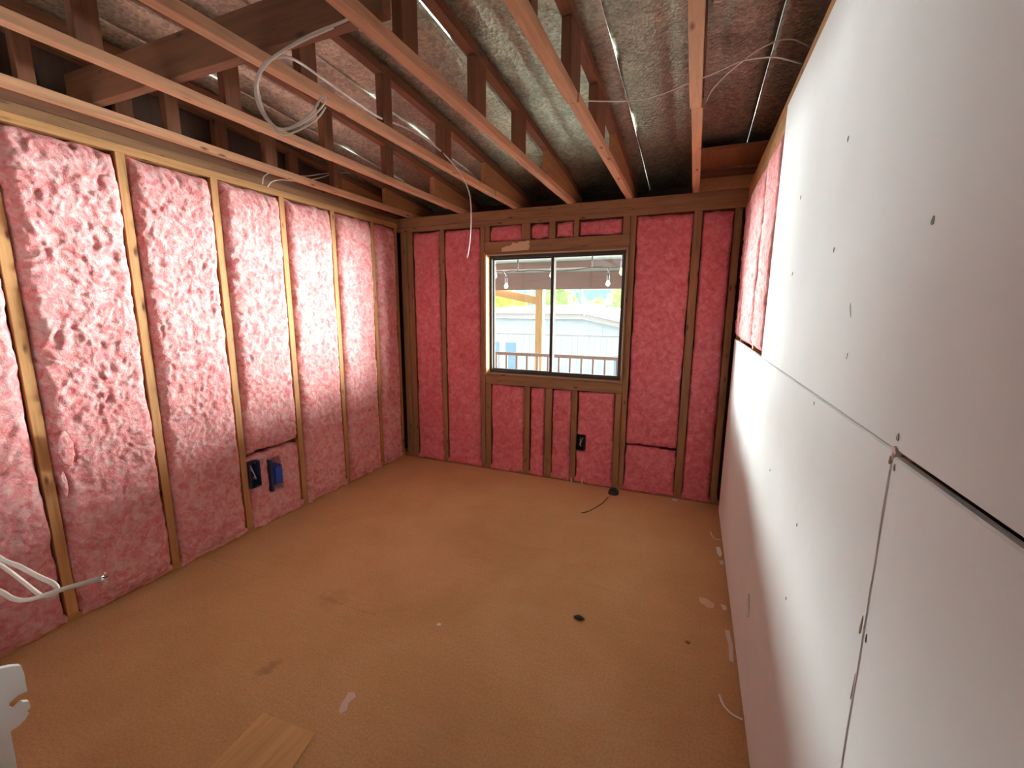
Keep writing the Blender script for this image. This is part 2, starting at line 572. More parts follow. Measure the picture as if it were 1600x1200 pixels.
LEFT_G = 'insulation batts of the left wall'
def lbatt(label, ya, yb, z, res, seed, **kw):
    kw.setdefault('bulge', 0.020)
    return batt(label, (0, 0, 0), (0, 1, 0), (1, 0, 0), (ya, yb), z, res, seed, grp=LEFT_G, edge_w=0.055, **kw)
s = 0.019
lbatt('narrow pink insulation batt of left wall right beside the dark corner post', LS[0] + s, D - 0.042, (0.006, ZP), 0.008, 101, amp=0.6)
lbatt('pink insulation batt of left wall, second bay from the corner post', LS[1] + s, LS[0] - s, (0.006, ZP), 0.007, 202, amp=0.75)
lbatt('pink insulation batt of left wall, third bay from the corner post', LS[2] + s, LS[1] - s, (0.006, ZP), 0.0065, 303, amp=0.8)
lbatt('long pink insulation batt that ends above the blue outlet boxes', LS[3] + s, LS[2] - s, (0.50, ZP), 0.006, 404, amp=0.95)
lbatt('short pink insulation piece behind and around the two blue outlet boxes', LS[3] + s, LS[2] - s, (0.006, 0.49), 0.006, 454, amp=0.7, base=-0.006, dents=((LS[3], 1.797, 0.282, 0.459, -0.072), (1.852, 1.943, 0.208, 0.432, -0.072)))
lbatt('shaggy pink insulation batt just left of the blue outlet boxes', LS[4] + s, LS[3] - s, (0.006, ZP), 0.0055, 505, amp=1.1)
lbatt('widest shaggy pink insulation batt, above the cut cable ends', LS[5] + s, LS[4] - s, (0.006, ZP), 0.0055, 606, amp=1.25, bulge=0.028)
lbatt('pink insulation batt at the left edge of the picture', LS[6] + s, LS[5] - s, (0.006, ZP), 0.0065, 707, amp=1.1)
# torn tuft hanging at the stud
def tuft(label, c, n, seed):
    rng = random.Random(seed)
    bm = bmesh.new()
    bmesh.ops.create_icosphere(bm, subdivisions=4, radius=1)
    P = np.array([v.co[:] for v in bm.verts])
    r = 0.7 + 0.5 * ridged(P[:, 0] * 2.2 + P[:, 1] * 1.3, P[:, 2] * 2.5 + P[:, 1], seed, 3)
    P = P * r[:, None] * np.array(n)
    fs = [[v.index for v in f.verts] for f in bm.faces]
    bm.free()
    o = mesh_obj('insulation_tuft', P + np.array(c), fs, M['pink'], smooth=True)
    return tag(o, label, 'insulation', 'torn insulation tufts')
tuft('larger torn pink tuft hanging on the stud near the cut cables', (0.044, LS[5] + 0.050, 0.80), (0.016, 0.03, 0.075), 3)
tuft('thin torn pink tuft low on the stud near the cut cables', (0.032, LS[5] + 0.033, 0.65), (0.010, 0.012, 0.055), 5)

# ------------------------------------------------------------------ window wall
WX0, WX1, WZ0, WZ1 = 0.866, 2.024, 0.848, 1.852
wall_back = empty('wall_back', (W / 2, D + 0.1, 0), kind='structure')
sy = (D + 0.09, D + 0.105)
box('sheathing', (-0.09, WX0), sy, (0, ZT), M['sheath'], wall_back, bevel=0)
box('sheathing', (WX1, W + 0.12), sy, (0, ZT), M['sheath'], wall_back, bevel=0)
box('sheathing', (WX0, WX1), sy, (0, WZ0), M['sheath'], wall_back, bevel=0)
box('sheathing', (WX0, WX1), sy, (WZ1, ZT), M['sheath'], wall_back, bevel=0)
by = (D, D + 0.089)
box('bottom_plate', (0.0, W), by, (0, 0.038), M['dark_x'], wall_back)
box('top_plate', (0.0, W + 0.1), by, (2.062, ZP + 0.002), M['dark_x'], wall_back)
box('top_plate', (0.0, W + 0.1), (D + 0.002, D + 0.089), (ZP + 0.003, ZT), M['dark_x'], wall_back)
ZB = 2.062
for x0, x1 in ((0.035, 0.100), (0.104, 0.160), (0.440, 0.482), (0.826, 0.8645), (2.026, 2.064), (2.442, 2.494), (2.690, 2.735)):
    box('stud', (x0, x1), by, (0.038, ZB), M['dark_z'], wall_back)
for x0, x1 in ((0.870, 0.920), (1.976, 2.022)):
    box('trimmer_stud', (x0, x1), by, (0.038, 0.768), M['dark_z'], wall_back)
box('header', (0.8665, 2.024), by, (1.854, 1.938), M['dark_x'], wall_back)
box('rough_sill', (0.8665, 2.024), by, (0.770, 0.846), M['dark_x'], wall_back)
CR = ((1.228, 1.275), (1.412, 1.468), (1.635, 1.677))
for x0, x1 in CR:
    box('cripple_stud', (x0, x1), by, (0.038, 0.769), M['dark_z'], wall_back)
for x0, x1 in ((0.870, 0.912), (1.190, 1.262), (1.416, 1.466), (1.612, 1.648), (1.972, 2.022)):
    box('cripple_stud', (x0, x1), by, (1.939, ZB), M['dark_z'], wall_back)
# splintered pale patch on the header
pts = [(1.02, 1.885), (1.06, 1.90), (1.10, 1.903), (1.115, 1.925), (1.15, 1.917), (1.18, 1.930), (1.215, 1.926), (1.25, 1.936), (1.262, 1.918),
       (1.248, 1.912), (1.262, 1.895), (1.25, 1.862), (1.15, 1.860), (1.02, 1.858)]
tag(extrude_poly('splintered_patch', [(x, D - 0.004, z) for x, z in pts], (0, 0.005, 0), M['card'], wall_back), 'pale splintered wood patch over the window')

BACK_G = 'insulation batts of the window wall'
def bbatt(label, xa, xb, z, res, seed, **kw):
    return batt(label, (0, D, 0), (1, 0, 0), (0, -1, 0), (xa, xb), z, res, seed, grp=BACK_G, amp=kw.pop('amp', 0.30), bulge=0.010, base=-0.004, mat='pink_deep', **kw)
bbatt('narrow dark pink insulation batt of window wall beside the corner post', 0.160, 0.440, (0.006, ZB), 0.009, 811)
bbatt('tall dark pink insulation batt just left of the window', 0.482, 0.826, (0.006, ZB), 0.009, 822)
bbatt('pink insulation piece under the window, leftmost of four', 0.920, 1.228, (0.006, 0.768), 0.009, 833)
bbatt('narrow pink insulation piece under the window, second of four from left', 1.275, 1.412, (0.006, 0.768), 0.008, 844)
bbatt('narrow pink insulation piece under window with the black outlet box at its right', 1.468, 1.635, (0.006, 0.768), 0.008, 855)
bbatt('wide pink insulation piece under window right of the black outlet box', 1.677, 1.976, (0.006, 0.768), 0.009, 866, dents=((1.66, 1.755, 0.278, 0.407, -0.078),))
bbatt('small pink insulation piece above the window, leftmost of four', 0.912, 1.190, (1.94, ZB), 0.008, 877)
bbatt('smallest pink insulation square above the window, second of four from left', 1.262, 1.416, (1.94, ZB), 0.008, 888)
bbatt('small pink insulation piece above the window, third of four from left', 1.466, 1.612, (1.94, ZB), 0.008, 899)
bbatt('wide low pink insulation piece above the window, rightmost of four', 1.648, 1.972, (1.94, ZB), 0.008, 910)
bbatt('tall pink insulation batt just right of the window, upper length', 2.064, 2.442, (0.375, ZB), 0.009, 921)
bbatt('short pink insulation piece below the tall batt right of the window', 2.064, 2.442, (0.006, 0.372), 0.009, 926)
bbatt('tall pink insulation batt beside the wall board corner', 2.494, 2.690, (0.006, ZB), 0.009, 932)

# window unit
win = empty('window_1', ((WX0 + WX1) / 2, D + 0.07, WZ0), kind='structure')
jy = (D - 0.012, D + 0.112)
box('window_jamb', (WX0, WX0 + 0.016), jy, (WZ0, WZ1), M['pine_z'], win)
box('window_jamb', (WX1 - 0.016, WX1), jy, (WZ0, WZ1), M['dark_z'], win)
box('window_jamb', (WX0 + 0.016, WX1 - 0.016), jy, (WZ1 - 0.016, WZ1), M['dark_x'], win)
box('window_sill', (WX0 + 0.016, WX1 - 0.016), jy, (WZ0, WZ0 + 0.014), M['dark_x'], win)
fx0, fx1, fz0, fz1 = WX0 + 0.017, WX1 - 0.017, WZ0 + 0.015, WZ1 - 0.017
fy = (D + 0.055, D + 0.110)
t = 0.020
box('window_frame', (fx0, fx0 + t), fy, (fz0, fz1), M['bronze'], win)
box('window_frame', (fx1 - t, fx1), fy, (fz0, fz1), M['bronze'], win)
box('window_frame', (fx0 + t, fx1 - t), fy, (fz1 - t, fz1), M['bronze'], win)
box('window_frame', (fx0 + t, fx1 - t), fy, (fz0, fz0 + t), M['bronze'], win)
MX = 1.432
def sash(x0, x1, y0, y1, wl, wr):
    sa = box('sash', (x0, x0 + wl), (y0, y1), (fz0 + t, fz1 - t), M['bronze'], win)
    box('sash_rail', (x0 + wl, x1 - wr), (y0, y1), (fz1 - t - 0.012, fz1 - t), M['bronze'], win)
    box('sash_rail', (x0 + wl, x1 - wr), (y0, y1), (fz0 + t, fz0 + t + 0.012), M['bronze'], win)
    box('sash_stile', (x1 - wr, x1), (y0, y1), (fz0 + t, fz1 - t), M['bronze'], win)
    box('glass_pane', (x0 + wl - 0.002, x1 - wr + 0.002), ((y0 + y1) / 2 - 0.002, (y0 + y1) / 2 + 0.002), (fz0 + t + 0.010, fz1 - t - 0.010), M['glass'], win, bevel=0)
sash(fx0 + t, MX + 0.014, D + 0.084, D + 0.104, 0.010, 0.026)
sash(MX - 0.014, fx1 - t, D + 0.060, D + 0.080, 0.026, 0.016)

# ------------------------------------------------------------------ right wall
GT = 0.0127
wall_right = box('wall_right', (W + GT + 0.09, W + GT + 0.105), (-1.5, D + 0.1), (0, 2.52), M['sheath'])
tag(wall_right, kind='structure')
rx = (W + GT, W + GT + 0.089)
box('bottom_plate', rx, (-1.5, D), (0, 0.038), M['pine_y'], wall_right)
box('top_plate', rx, (-1.5, D), (2.085, 2.145), M['pine_y'], wall_right)
box('top_plate', rx, (-1.5, D), (2.146, 2.20), M['pine_y'], wall_right)
for y in (3.25, 2.96, 2.37, 1.96, 1.53, 1.12, 0.71, 0.30, -0.11, -0.52, -0.93, -1.34):
    box('stud', rx, (y - 0.019, y + 0.019), (0.038, 2.085), M['pine_z'], wall_right)
lower_a = box('wall_board', (W, W + GT), (0.7115, 3.20), (0.006, 1.219), M['gyp'], wall_right, bevel=0.0025)
lower_b = box('wall_board', (W, W + GT), (-1.5, 0.7095), (0.006, 1.2115), M['gyp'], wall_right, bevel=0.0025)
upper_a = box('wall_board', (W, W + GT), (-1.5, 1.962), (1.2205, 2.135), M['gyp'], wall_right, bevel=0.0025)
RIGHT_G = 'insulation batts of the right wall'
def rbatt(label, ya, yb, z, seed, **kw):
    return batt(label, (W + GT, 0, 0), (0, 1, 0), (-1, 0, 0), (ya, yb), z, 0.007, seed, grp=RIGHT_G, amp=0.5, bulge=0.016, base=0.0, **kw)
rbatt('bright pink insulation batt touching the cut edge of the upper wall board', 1.979, 2.351, (1.222, 2.084), 951)
rbatt('pink insulation batt above the lower wall board, second bay from its edge', 2.389, 2.941, (1.222, 2.084), 962)
rbatt('narrow pink insulation batt above wall board nearest the window wall corner', 2.979, 3.231, (1.222, 2.084), 973)

# screw heads, dents and scuffs in the wall board
def mark(name, y, z, sy_, sz_, tilt, mat, parent, proud=0.0006):
    n = 10
    pts = []
    for i in range(n):
        a = 2 * math.pi * i / n
        r = 1 + 0.18 * math.sin(3 * a + y * 40)
        py, pz = math.cos(a) * sy_ * r, math.sin(a) * sz_ * r
        c, s_ = math.cos(tilt), math.sin(tilt)
        pts.append((W - proud, y + py * c - pz * s_, z + py * s_ + pz * c))
    return extrude_poly(name, pts, (proud + 0.002, 0, 0), mat, parent)
for y, z in ((0.706, 1.512), (1.122, 1.743), (1.534, 1.725), (1.121, 1.529), (1.528, 1.51), (0.95, 1.324), (0.704, 1.239)):
    mark('screw_head', y, z, 0.0035, 0.0055, 0.2, M['screw'], upper_a)
for y, z in ((1.122, 1.201), (1.136, 0.904), (1.149, 0.702), (1.53, 0.9)):
    mark('screw_head', y, z, 0.0035, 0.0045, 0.2, M['screw'], lower_a)
mark('screw_head', 0.716, 1.203, 0.003, 0.006, 0, M['rust'], lower_a)
mark('screw_head', 0.700, 1.198, 0.0025, 0.005, 0, M['screw'], lower_b)
mark('scuff', 0.722, 0.945, 0.003, 0.016, 0.1, M['rust'], lower_a)
mark('scuff', 0.700, 0.941, 0.0022, 0.007, 0.0, M['screw'], lower_b)
mark('scuff', 0.716, 0.845, 0.0012, 0.024, 0.06, M['screw'], lower_a)
mark('scuff', 0.965, 1.405, 0.003, 0.014, -0.5, plain('grey_scuff', (0.5, 0.49, 0.47), 0.8), upper_a)
# ragged white plaster lips along the upright joint and at the gap
for k_, (za, zb) in enumerate(((1.19, 1.02), (1.02, 0.95), (0.93, 0.72))):
    tube('joint_burr', [(W - 0.0006, 0.7105 + 0.001 * math.sin(k_ * 2 + q), za + (zb - za) * q / 5) for q in range(6)], 0.0012, M['white_paint'], lower_b, sides=5, sub=3)
mark('joint_chip', 0.703, 1.222, 0.008, 0.004, 0.3, M['dust'], lower_b, 0.003)

# ------------------------------------------------------------------ partition stub and hall behind the camera
wall_front = box('wall_front', (0.0, 1.06), (0.236, 0.322), (0.0, 2.18), M['sheath'])
tag(wall_front, kind='structure')
box('wall_board', (0.0, 1.04), (0.3225, 0.335), (0.006, 2.13), M['gyp'], wall_front)
# board on the end of the partition, broken off ragged at about knee height
pts = [(0.20, 0.0), (0.325, 0.0), (0.3345, 0.339), (0.3359, 0.373), (0.3364, 0.408), (0.3372, 0.437), (0.3509, 0.4385), (0.3623, 0.4445), (0.3701, 0.4544),
       (0.3676, 0.4604), (0.3738, 0.4667), (0.3738, 0.4826), (0.3641, 0.4902), (0.3507, 0.4841), (0.3425, 0.4990), (0.3455, 0.5064), (0.3608, 0.5124), (0.3742, 0.5102),
       (0.3744, 0.5275), (0.3752, 0.5578), (0.3729, 0.5803), (0.3588, 0.5907), (0.3419, 0.5987), (0.29, 0.612), (0.20, 0.66)]
tag(extrude_poly('broken_wall_board', [(1.0995, y_, z_) for y_, z_ in pts], (-0.0127, 0, 0), M['gyp'], wall_front), 'broken white wall board with a ragged edge')
hall = empty('wall_hall', (1.4, -1.5, 0), kind='structure')
box('wall_board', (-0.1, 1.30), (-1.52, -1.5), (0, 2.2), M['gyp'], hall)
box('wall_board', (2.25, W + 0.1), (-1.52, -1.5), (0, 2.2), M['gyp'], hall)
box('wall_board', (1.30, 2.25), (-1.52, -1.5), (0.0, 2.2), M['gyp'], hall)

# ------------------------------------------------------------------ roof and ceiling frame
def zt(y):           # underside of the bowed top chords
    return 2.455 - 0.016 * max(0.0, y - 0.3) ** 2
ceiling = empty('ceiling', (W / 2, 1.0, 2.4), kind='structure')
def roof_panel(x0, x1, seed):
    nx, ny = 26, 110
    ys = np.linspace(-1.7, D + 0.42, ny + 1)
    xs = np.linspace(x0, x1, nx + 1)
    X, Y = np.meshgrid(xs, ys)
    base = np.array([zt(v) for v in ys])[:, None] + 0.046
    tx = (X - x0) / (x1 - x0)
    rib = 0.014 * (np.exp(-((tx - 0.02) / 0.018) ** 2) + np.exp(-((tx - 0.98) / 0.018) ** 2)) + 0.011 * np.exp(-((tx - 0.36) / 0.035) ** 2) + 0.011 * np.exp(-((tx - 0.68) / 0.035) ** 2)
    dent = 0.006 * fbm(X / 0.16, Y / 0.22, seed, 3)
    Z = base + rib + dent
    P = np.stack([X, Y, Z], -1).reshape(-1, 3)
    Q = P + np.array((0, 0, 0.004))
    n1 = nx + 1
    idx = np.arange(len(P)).reshape(ny + 1, n1)
    f = np.stack([idx[:-1, :-1], idx[:-1, 1:], idx[1:, 1:], idx[1:, :-1]], -1).reshape(-1, 4)
    N = len(P)
    fs = f.tolist() + (f[:, ::-1] + N).tolist()
    loop = list(idx[0, :]) + list(idx[1:, -1]) + list(idx[-1, -2::-1]) + list(idx[-2:0:-1, 0])
    L = len(loop)
    fs += [(loop[i], loop[(i + 1) % L], loop[(i + 1) % L] + N, loop[i] + N) for i in range(L)]
    return mesh_obj('roof_panel', np.vstack([P, Q]), fs, M['metal'], ceiling, smooth=True)
x = -0.30
k = 0
while x < W + 0.7:
    roof_panel(x, x + 0.60, 60 + k)
    x += 0.601
    k += 1
# closed eave beyond the plate, end walls of the attic
box('eave_board', (-0.3, W + 0.6), (D + 0.40, D + 0.42), (2.10, 2.36), M['sheath'], ceiling)
box('eave_board', (-0.3, W + 0.6), (D + 0.107, D + 0.40), (2.16, 2.175), M['sheath'], ceiling)
box('rim_board', (2.462, W + 0.09), (D + 0.004, D + 0.03), (ZT + 0.001, 2.315), M['ply'], ceiling)
box('rim_ledge', (2.462, W + 0.09), (D - 0.012, D + 0.003), (2.262, 2.300), M['truss_x'], ceiling)

extrude_poly('eave_plank', [(2.462, D + 0.003, 2.318), (2.462, D - 0.36, 2.322), (2.462, D - 0.36, 2.338), (2.462, D + 0.003, 2.334)], (W + 0.09 - 2.462, 0, 0), M['ply'], ceiling)
TR_G = 'roof trusses over the room'
def truss(x, label, webs, heel, xw=0.042, zb=ZT, ya=-1.6, chord_h=0.036, splices=()):
    r = empty('roof_truss', (x, 1.0, zb), label, 'roof truss', TR_G)
    h = xw / 2
    yb = D + 0.33
    segs = [ya] + list(splices) + [yb]
    for k_, (a, b) in enumerate(zip(segs[:-1], segs[1:])):
        dx = 0.006 if k_ % 2 else 0.0
        box('bottom_chord', (x - h + dx, x + h + dx), (a + 0.0007, b - 0.0007), (zb, zb + chord_h), M['truss_y'] if chord_h > 0.05 else M['chord_y'], r)
    # bowed top chord
    ys = np.linspace(ya, yb, 25)
    vs, fs = [], []
    for yy in ys:
        z = zt(float(yy))
        vs += [(x - h, yy, z), (x + h, yy, z), (x + h, yy, z + 0.040), (x - h, yy, z + 0.040)]
    for i in range(len(ys) - 1):
        a = i * 4
        for q in range(4):
            fs.append((a + q, a + (q + 1) % 4, a + 4 + (q + 1) % 4, a + 4 + q))
    fs += [(3, 2, 1, 0), tuple(len(vs) - 4 + q for q in range(4))]
    mesh_obj('top_chord', vs, fs, M['truss_y'], r)
    for y0, y1 in webs:
        box('web', (x - h + 0.002, x + h - 0.002), (y0, y1), (zb + chord_h, zt((y0 + y1) / 2)), M['truss_z'], r)
    # plywood heel gusset
    y1 = yb - 0.03
    pts = [(x - h + 0.003, heel, zb + chord_h), (x - h + 0.003, y1, zb + chord_h), (x - h + 0.003, y1, zt(y1)), (x - h + 0.003, (heel + y1) / 2, zt((heel + y1) / 2)), (x - h + 0.003, heel, zt(heel))]
    extrude_poly('heel_gusset', pts, (xw - 0.006, 0, 0), M['ply'], r)
    return r
common = [(-0.9, -0.83), (-0.3, -0.23), (0.35, 0.42)]
truss(-0.045, 'end roof truss lying on the left wall plate', [(0.85, 0.92), (1.30, 1.37), (1.755, 1.825), (2.235, 2.305)] + common, 2.70, chord_h=0.075)
truss(0.142, 'roof truss nearest the left wall, clear of the plate', [(0.91, 0.96), (1.40, 1.46), (1.91, 1.985), (2.42, 2.485)] + common, 2.97)
truss(0.648, 'roof truss crossed by the hanging white cable loop', [(0.86, 0.93), (1.33, 1.40), (1.845, 1.91), (2.335, 2.41)] + common, 2.88)
truss(1.128, 'roof truss third from the right wall board side, above window left half', [(0.80, 0.87), (1.27, 1.345), (1.715, 1.78), (2.20, 2.31)] + common, 2.76, splices=(2.9,))
truss(1.575, 'salmon roof truss that ends over the middle of the window', [(0.75, 0.82), (1.25, 1.335), (1.74, 1.84), (2.21, 2.325)] + common, 2.71)
truss(1.998, 'roof truss with a spliced bottom chord over the window right side', [(0.75, 0.82), (1.25, 1.305), (1.66, 1.80), (2.10, 2.31)] + common, 2.62, splices=(1.76,))
truss(2.435, 'roof truss nearest the white wall board, seen from straight below', [(0.75, 0.82), (1.25, 1.32), (1.74, 1.82), (2.2, 2.28)] + common, 2.62, splices=(1.98,))

# lateral brace between the chords
brace = box('lateral_brace', (-0.02, 1.62), (1.125, 1.163), (2.222, 2.36), M['truss_x'])
tag(brace, 'dark lateral brace board crossing the roof trusses above the cable loop', 'brace')

# ------------------------------------------------------------------ electrical boxes
def outlet_box(label, c, size, mat, axis, grp='outlet boxes', wires=True):
    """open-fronted box; axis = direction it faces"""
    cx, cy, cz = c
    a, d, h = size          # width, depth, height
    w = 0.004
    r = empty('outlet_box', (cx, cy, cz), label, 'outlet box', grp)
    def bb(nm, u, n, z, mt, bev=0.001):
        if axis == 'x': box(nm, (cx + n[0], cx + n[1]), (cy + u[0], cy + u[1]), (cz + z[0], cz + z[1]), mt, r, bev)
        else: box(nm, (cx + u[0], cx + u[1]), (cy - n[1], cy - n[0]), (cz + z[0], cz + z[1]), mt, r, bev)
    bb('back', (-a / 2, a / 2), (-d, -d + w), (0, h), mat)
    bb('side', (-a / 2, -a / 2 + w), (-d + w, 0), (0, h), mat)
    bb('side', (a / 2 - w, a / 2), (-d + w, 0), (0, h), mat)
    bb('top', (-a / 2 + w, a / 2 - w), (-d + w, 0), (h - w, h), mat)
    bb('bottom', (-a / 2 + w, a / 2 - w), (-d + w, 0), (0, w), mat)
    bb('screw_lug', (-0.006, 0.006), (-0.012, 0), (h - w - 0.009, h - w), mat)
    bb('screw_lug', (-0.006, 0.006), (-0.012, 0), (w, w + 0.009), mat)
    if wires:
        for k_, (du, mt) in enumerate(((-0.012, M['cable']), (0.0, M['copper']), (0.012, M['cable']))):
            P = []
            for q in range(7):
                f = q / 6
                n_ = -d + w + 0.002 + (d - 0.012) * math.sin(f * 2.2) * 0.95
                u_ = du * (1 - f) + (0.010 - k_ * 0.009) * f
                z_ = h * (0.78 - 0.5 * f) + 0.008 * math.sin(f * 6 + k_)
                P.append((cx + n_, cy + u_, cz + z_) if axis == 'x' else (cx + u_, cy - n_, cz + z_))
            tube('wire', P, 0.0022, mt, r, sides=6, sub=4)
    return r
outlet_box('navy outlet box with loose wires fixed to a stud of the left wall', (0.022, LS[3] + 0.019 + 0.036, 0.288), (0.070, 0.075, 0.165), M['navy'], 'x')
ob = outlet_box('bright blue outlet box in the left wall insulation', (0.030, 1.906, 0.255), (0.062, 0.075, 0.125), M['blue'], 'x', wires=False)
box('cover', (0.0305, 0.0335), (1.8845, 1.937), (0.262, 0.372), M['blue'], ob)
box('mounting_bar', (-0.02, 0.026), (1.858, 1.8735), (0.215, 0.425), M['navy'], ob)
outlet_box('black outlet box under the window beside a cripple stud', (1.715, D - 0.018, 0.285), (0.068, 0.075, 0.115), M['black'], 'y')

# ------------------------------------------------------------------ cables
def cable(label, pts, r, flat=0.6, grp='white electric cables', sub=8, ends=True):
    o = tube('electric_cable', pts, r, M['cable'], flat=flat, sub=sub)
    return tag(o, label, 'cable', grp)
# looped coil: lies on the brace, hangs under the trusses, comes back and runs to the window wall
loopA = [(1.5670, 1.1000, 2.2208), (1.5059, 1.0900, 2.2033), (1.4063, 1.0800, 2.1899), (1.3132, 1.0700, 2.1670), (1.2302, 1.0700, 2.1468), (1.1719, 1.0800, 2.1211), (1.1254, 1.1000, 2.1010), (1.1208, 1.1100, 2.0547), (1.1438, 1.1200, 2.0107), (1.1921, 1.1300, 1.9784), (1.2531, 1.1400, 1.9868), (1.3142, 1.1500, 2.0119), (1.3471, 1.1600, 2.0406), (1.3521, 1.1650, 2.0641), (1.3284, 1.1700, 2.0682), (1.3123, 1.1650, 2.0443), (1.2755, 1.1550, 2.0120), (1.2244, 1.1400, 1.9851), (1.1814, 1.1250, 1.9840), (1.1490, 1.1100, 2.0216), (1.1458, 1.0950, 2.0730), (1.1564, 1.0850, 2.1188), (1.2012, 1.0750, 2.1440), (1.2409, 1.0800, 2.1565), (1.2721, 1.1000, 2.1636), (1.2646, 1.1600, 2.1754), (1.2229, 1.2800, 2.1972), (1.2058, 1.4200, 2.2010), (1.1748, 1.6000, 2.2121), (1.1387, 1.7200, 2.2371), (1.1284, 1.8600, 2.2624), (1.1275, 2.0200, 2.2748), (1.1406, 2.1800, 2.2569), (1.1534, 2.3000, 2.2222), (1.1633, 2.4000, 2.1725), (1.1698, 2.4500, 2.1271), (1.1907, 2.4500, 2.0524), (1.1936, 2.4500, 1.9307), (1.1833, 2.4500, 1.8078), (1.1642, 2.4500, 1.7136)]
cable('looped white cable hung over the brace and dangling before the window wall', loopA, 0.0042, 0.65, sub=6)
strandB = [(1.4856, 1.0730, 2.1841), (1.3726, 1.0630, 2.1666), (1.2798, 1.0560, 2.1445), (1.2119, 1.0600, 2.1209), (1.1590, 1.0780, 2.0914), (1.1522, 1.0930, 2.0355), (1.1761, 1.1060, 1.9875), (1.2185, 1.1130, 1.9554), (1.2840, 1.1230, 1.9651), (1.3465, 1.1330, 1.9914), (1.3737, 1.1430, 2.0242)]
cable('second white strand lying along the hanging cable loop', strandB, 0.0042, 0.65, sub=6)
c3 = [(1.9801, 1.8824, 2.2450), (2.0503, 1.9224, 2.2450), (2.1596, 1.9661, 2.2450), (2.2467, 1.9774, 2.2450), (2.3335, 1.9504, 2.2450), (2.4037, 1.9106, 2.2450), (2.4585, 1.8884, 2.2450), (2.5202, 1.8530, 2.2450), (2.5683, 1.8247, 2.2450), (2.6241, 1.7971, 2.2330), (2.6826, 1.8166, 2.2330), (2.7629, 1.8858, 2.2330)]
cable('thin white cable strung from a truss web towards the white wall board', c3, 0.0036, 0.7)
c4 = [(2.4691, 2.2145, 2.2900), (2.4884, 2.1143, 2.2900), (2.5259, 2.0220, 2.2900), (2.5739, 1.9361, 2.2900), (2.6269, 1.8637, 2.2900), (2.6792, 1.8302, 2.2900), (2.7270, 1.8420, 2.2900), (2.7825, 1.9026, 2.2900)]
cable('thin white cable arching highest beside the white wall board top', c4, 0.0030, 0.7)
c5 = [(0.0600, 1.9531, 2.1258), (0.0600, 1.9709, 2.1769), (0.0600, 2.0491, 2.2233), (0.0600, 2.1655, 2.2361), (0.0600, 2.2926, 2.2621), (0.0600, 2.4618, 2.3236), (0.0600, 2.7483, 2.4054), (0.0600, 2.9665, 2.4597)]
cable('thin white cable looping over the left wall plate', c5, 0.0032, 0.7)
c6 = [(0.1000, 2.5210, 2.3899), (0.1000, 2.5052, 2.3436), (0.1000, 2.4496, 2.3078), (0.1000, 2.3338, 2.2529), (0.1000, 2.1752, 2.1964), (0.1000, 2.0560, 2.1733), (0.1000, 1.9871, 2.1448), (0.1000, 1.9536, 2.1078)]
cable('thin white cable curling below the truss chord by the left wall', c6, 0.0030, 0.7)
c7 = [(0.4000, 2.7302, 2.3341), (0.4000, 2.9531, 2.3281), (0.4000, 3.2164, 2.3184), (0.4000, 3.5765, 2.3023)]
cable('short white cable lying along the truss near the corner', c7, 0.0035, 0.7)
# thick cut cables that hang into the picture at the partition stub
fg = [(0.9300, 0.3520, 1.0200), (0.6125, 0.4700, 0.7474), (0.7481, 0.4715, 0.7110), (0.8523, 0.4730, 0.7110), (0.9477, 0.4745, 0.7048), (1.0141, 0.4760, 0.7033), (1.0276, 0.4775, 0.6897), (0.9995, 0.4790, 0.6644), (0.9283, 0.4805, 0.6394), (0.8387, 0.4820, 0.6501), (0.7308, 0.4835, 0.6662), (0.5743, 0.4850, 0.6818), (0.9300, 0.3520, 0.9600)]
cable('thick white cut cable with a tight bend at the picture left edge', fg, 0.0058, 0.75, 'cut cables by the partition', sub=6)
fg2 = [(0.9200, 0.3520, 0.8600), (0.6034, 0.4550, 0.6180), (0.7624, 0.4550, 0.6231), (0.8421, 0.4550, 0.6224), (0.9303, 0.4550, 0.6459), (1.0442, 0.4550, 0.6947), (1.1649, 0.4550, 0.7473), (1.2584, 0.4550, 0.7858), (1.3114, 0.4550, 0.8095)]
cb = cable('thick white cut cable with printed sheath pointing into the room', fg2, 0.0062, 0.75, 'cut cables by the partition', sub=6)
for q in [(1.1093, 0.4535, 0.7244), (1.1330, 0.4535, 0.7342), (1.1628, 0.4535, 0.7466), (1.1822, 0.4535, 0.7546), (1.2045, 0.4534, 0.7639), (1.2355, 0.4534, 0.7767), (1.2507, 0.4534, 0.7830)]:
    q = Vector(q)
    box('print_mark', (q.x - 0.0035, q.x + 0.0035), (q.y - 0.0012, q.y + 0.0012), (q.z - 0.002, q.z + 0.002), M['cable_print'], cb, 0)
for k_, (dy, dz) in enumerate(((0.0, 0.004), (0.003, 0.0), (-0.002, -0.004))):
    a = Vector((1.3055, 0.4550, 0.8064))
    b = Vector([(1.3299, 0.4550, 0.8222), (1.3334, 0.4550, 0.8169), (1.3369, 0.4550, 0.8116)][k_])
    tube('conductor', [a + Vector((0, dy, dz)), (a + b) / 2 + Vector((0, dy, dz)), b + Vector((0, dy, dz))], 0.0018, M['white_paint'] if k_ != 1 else M['black'], cb, sides=6, sub=2)

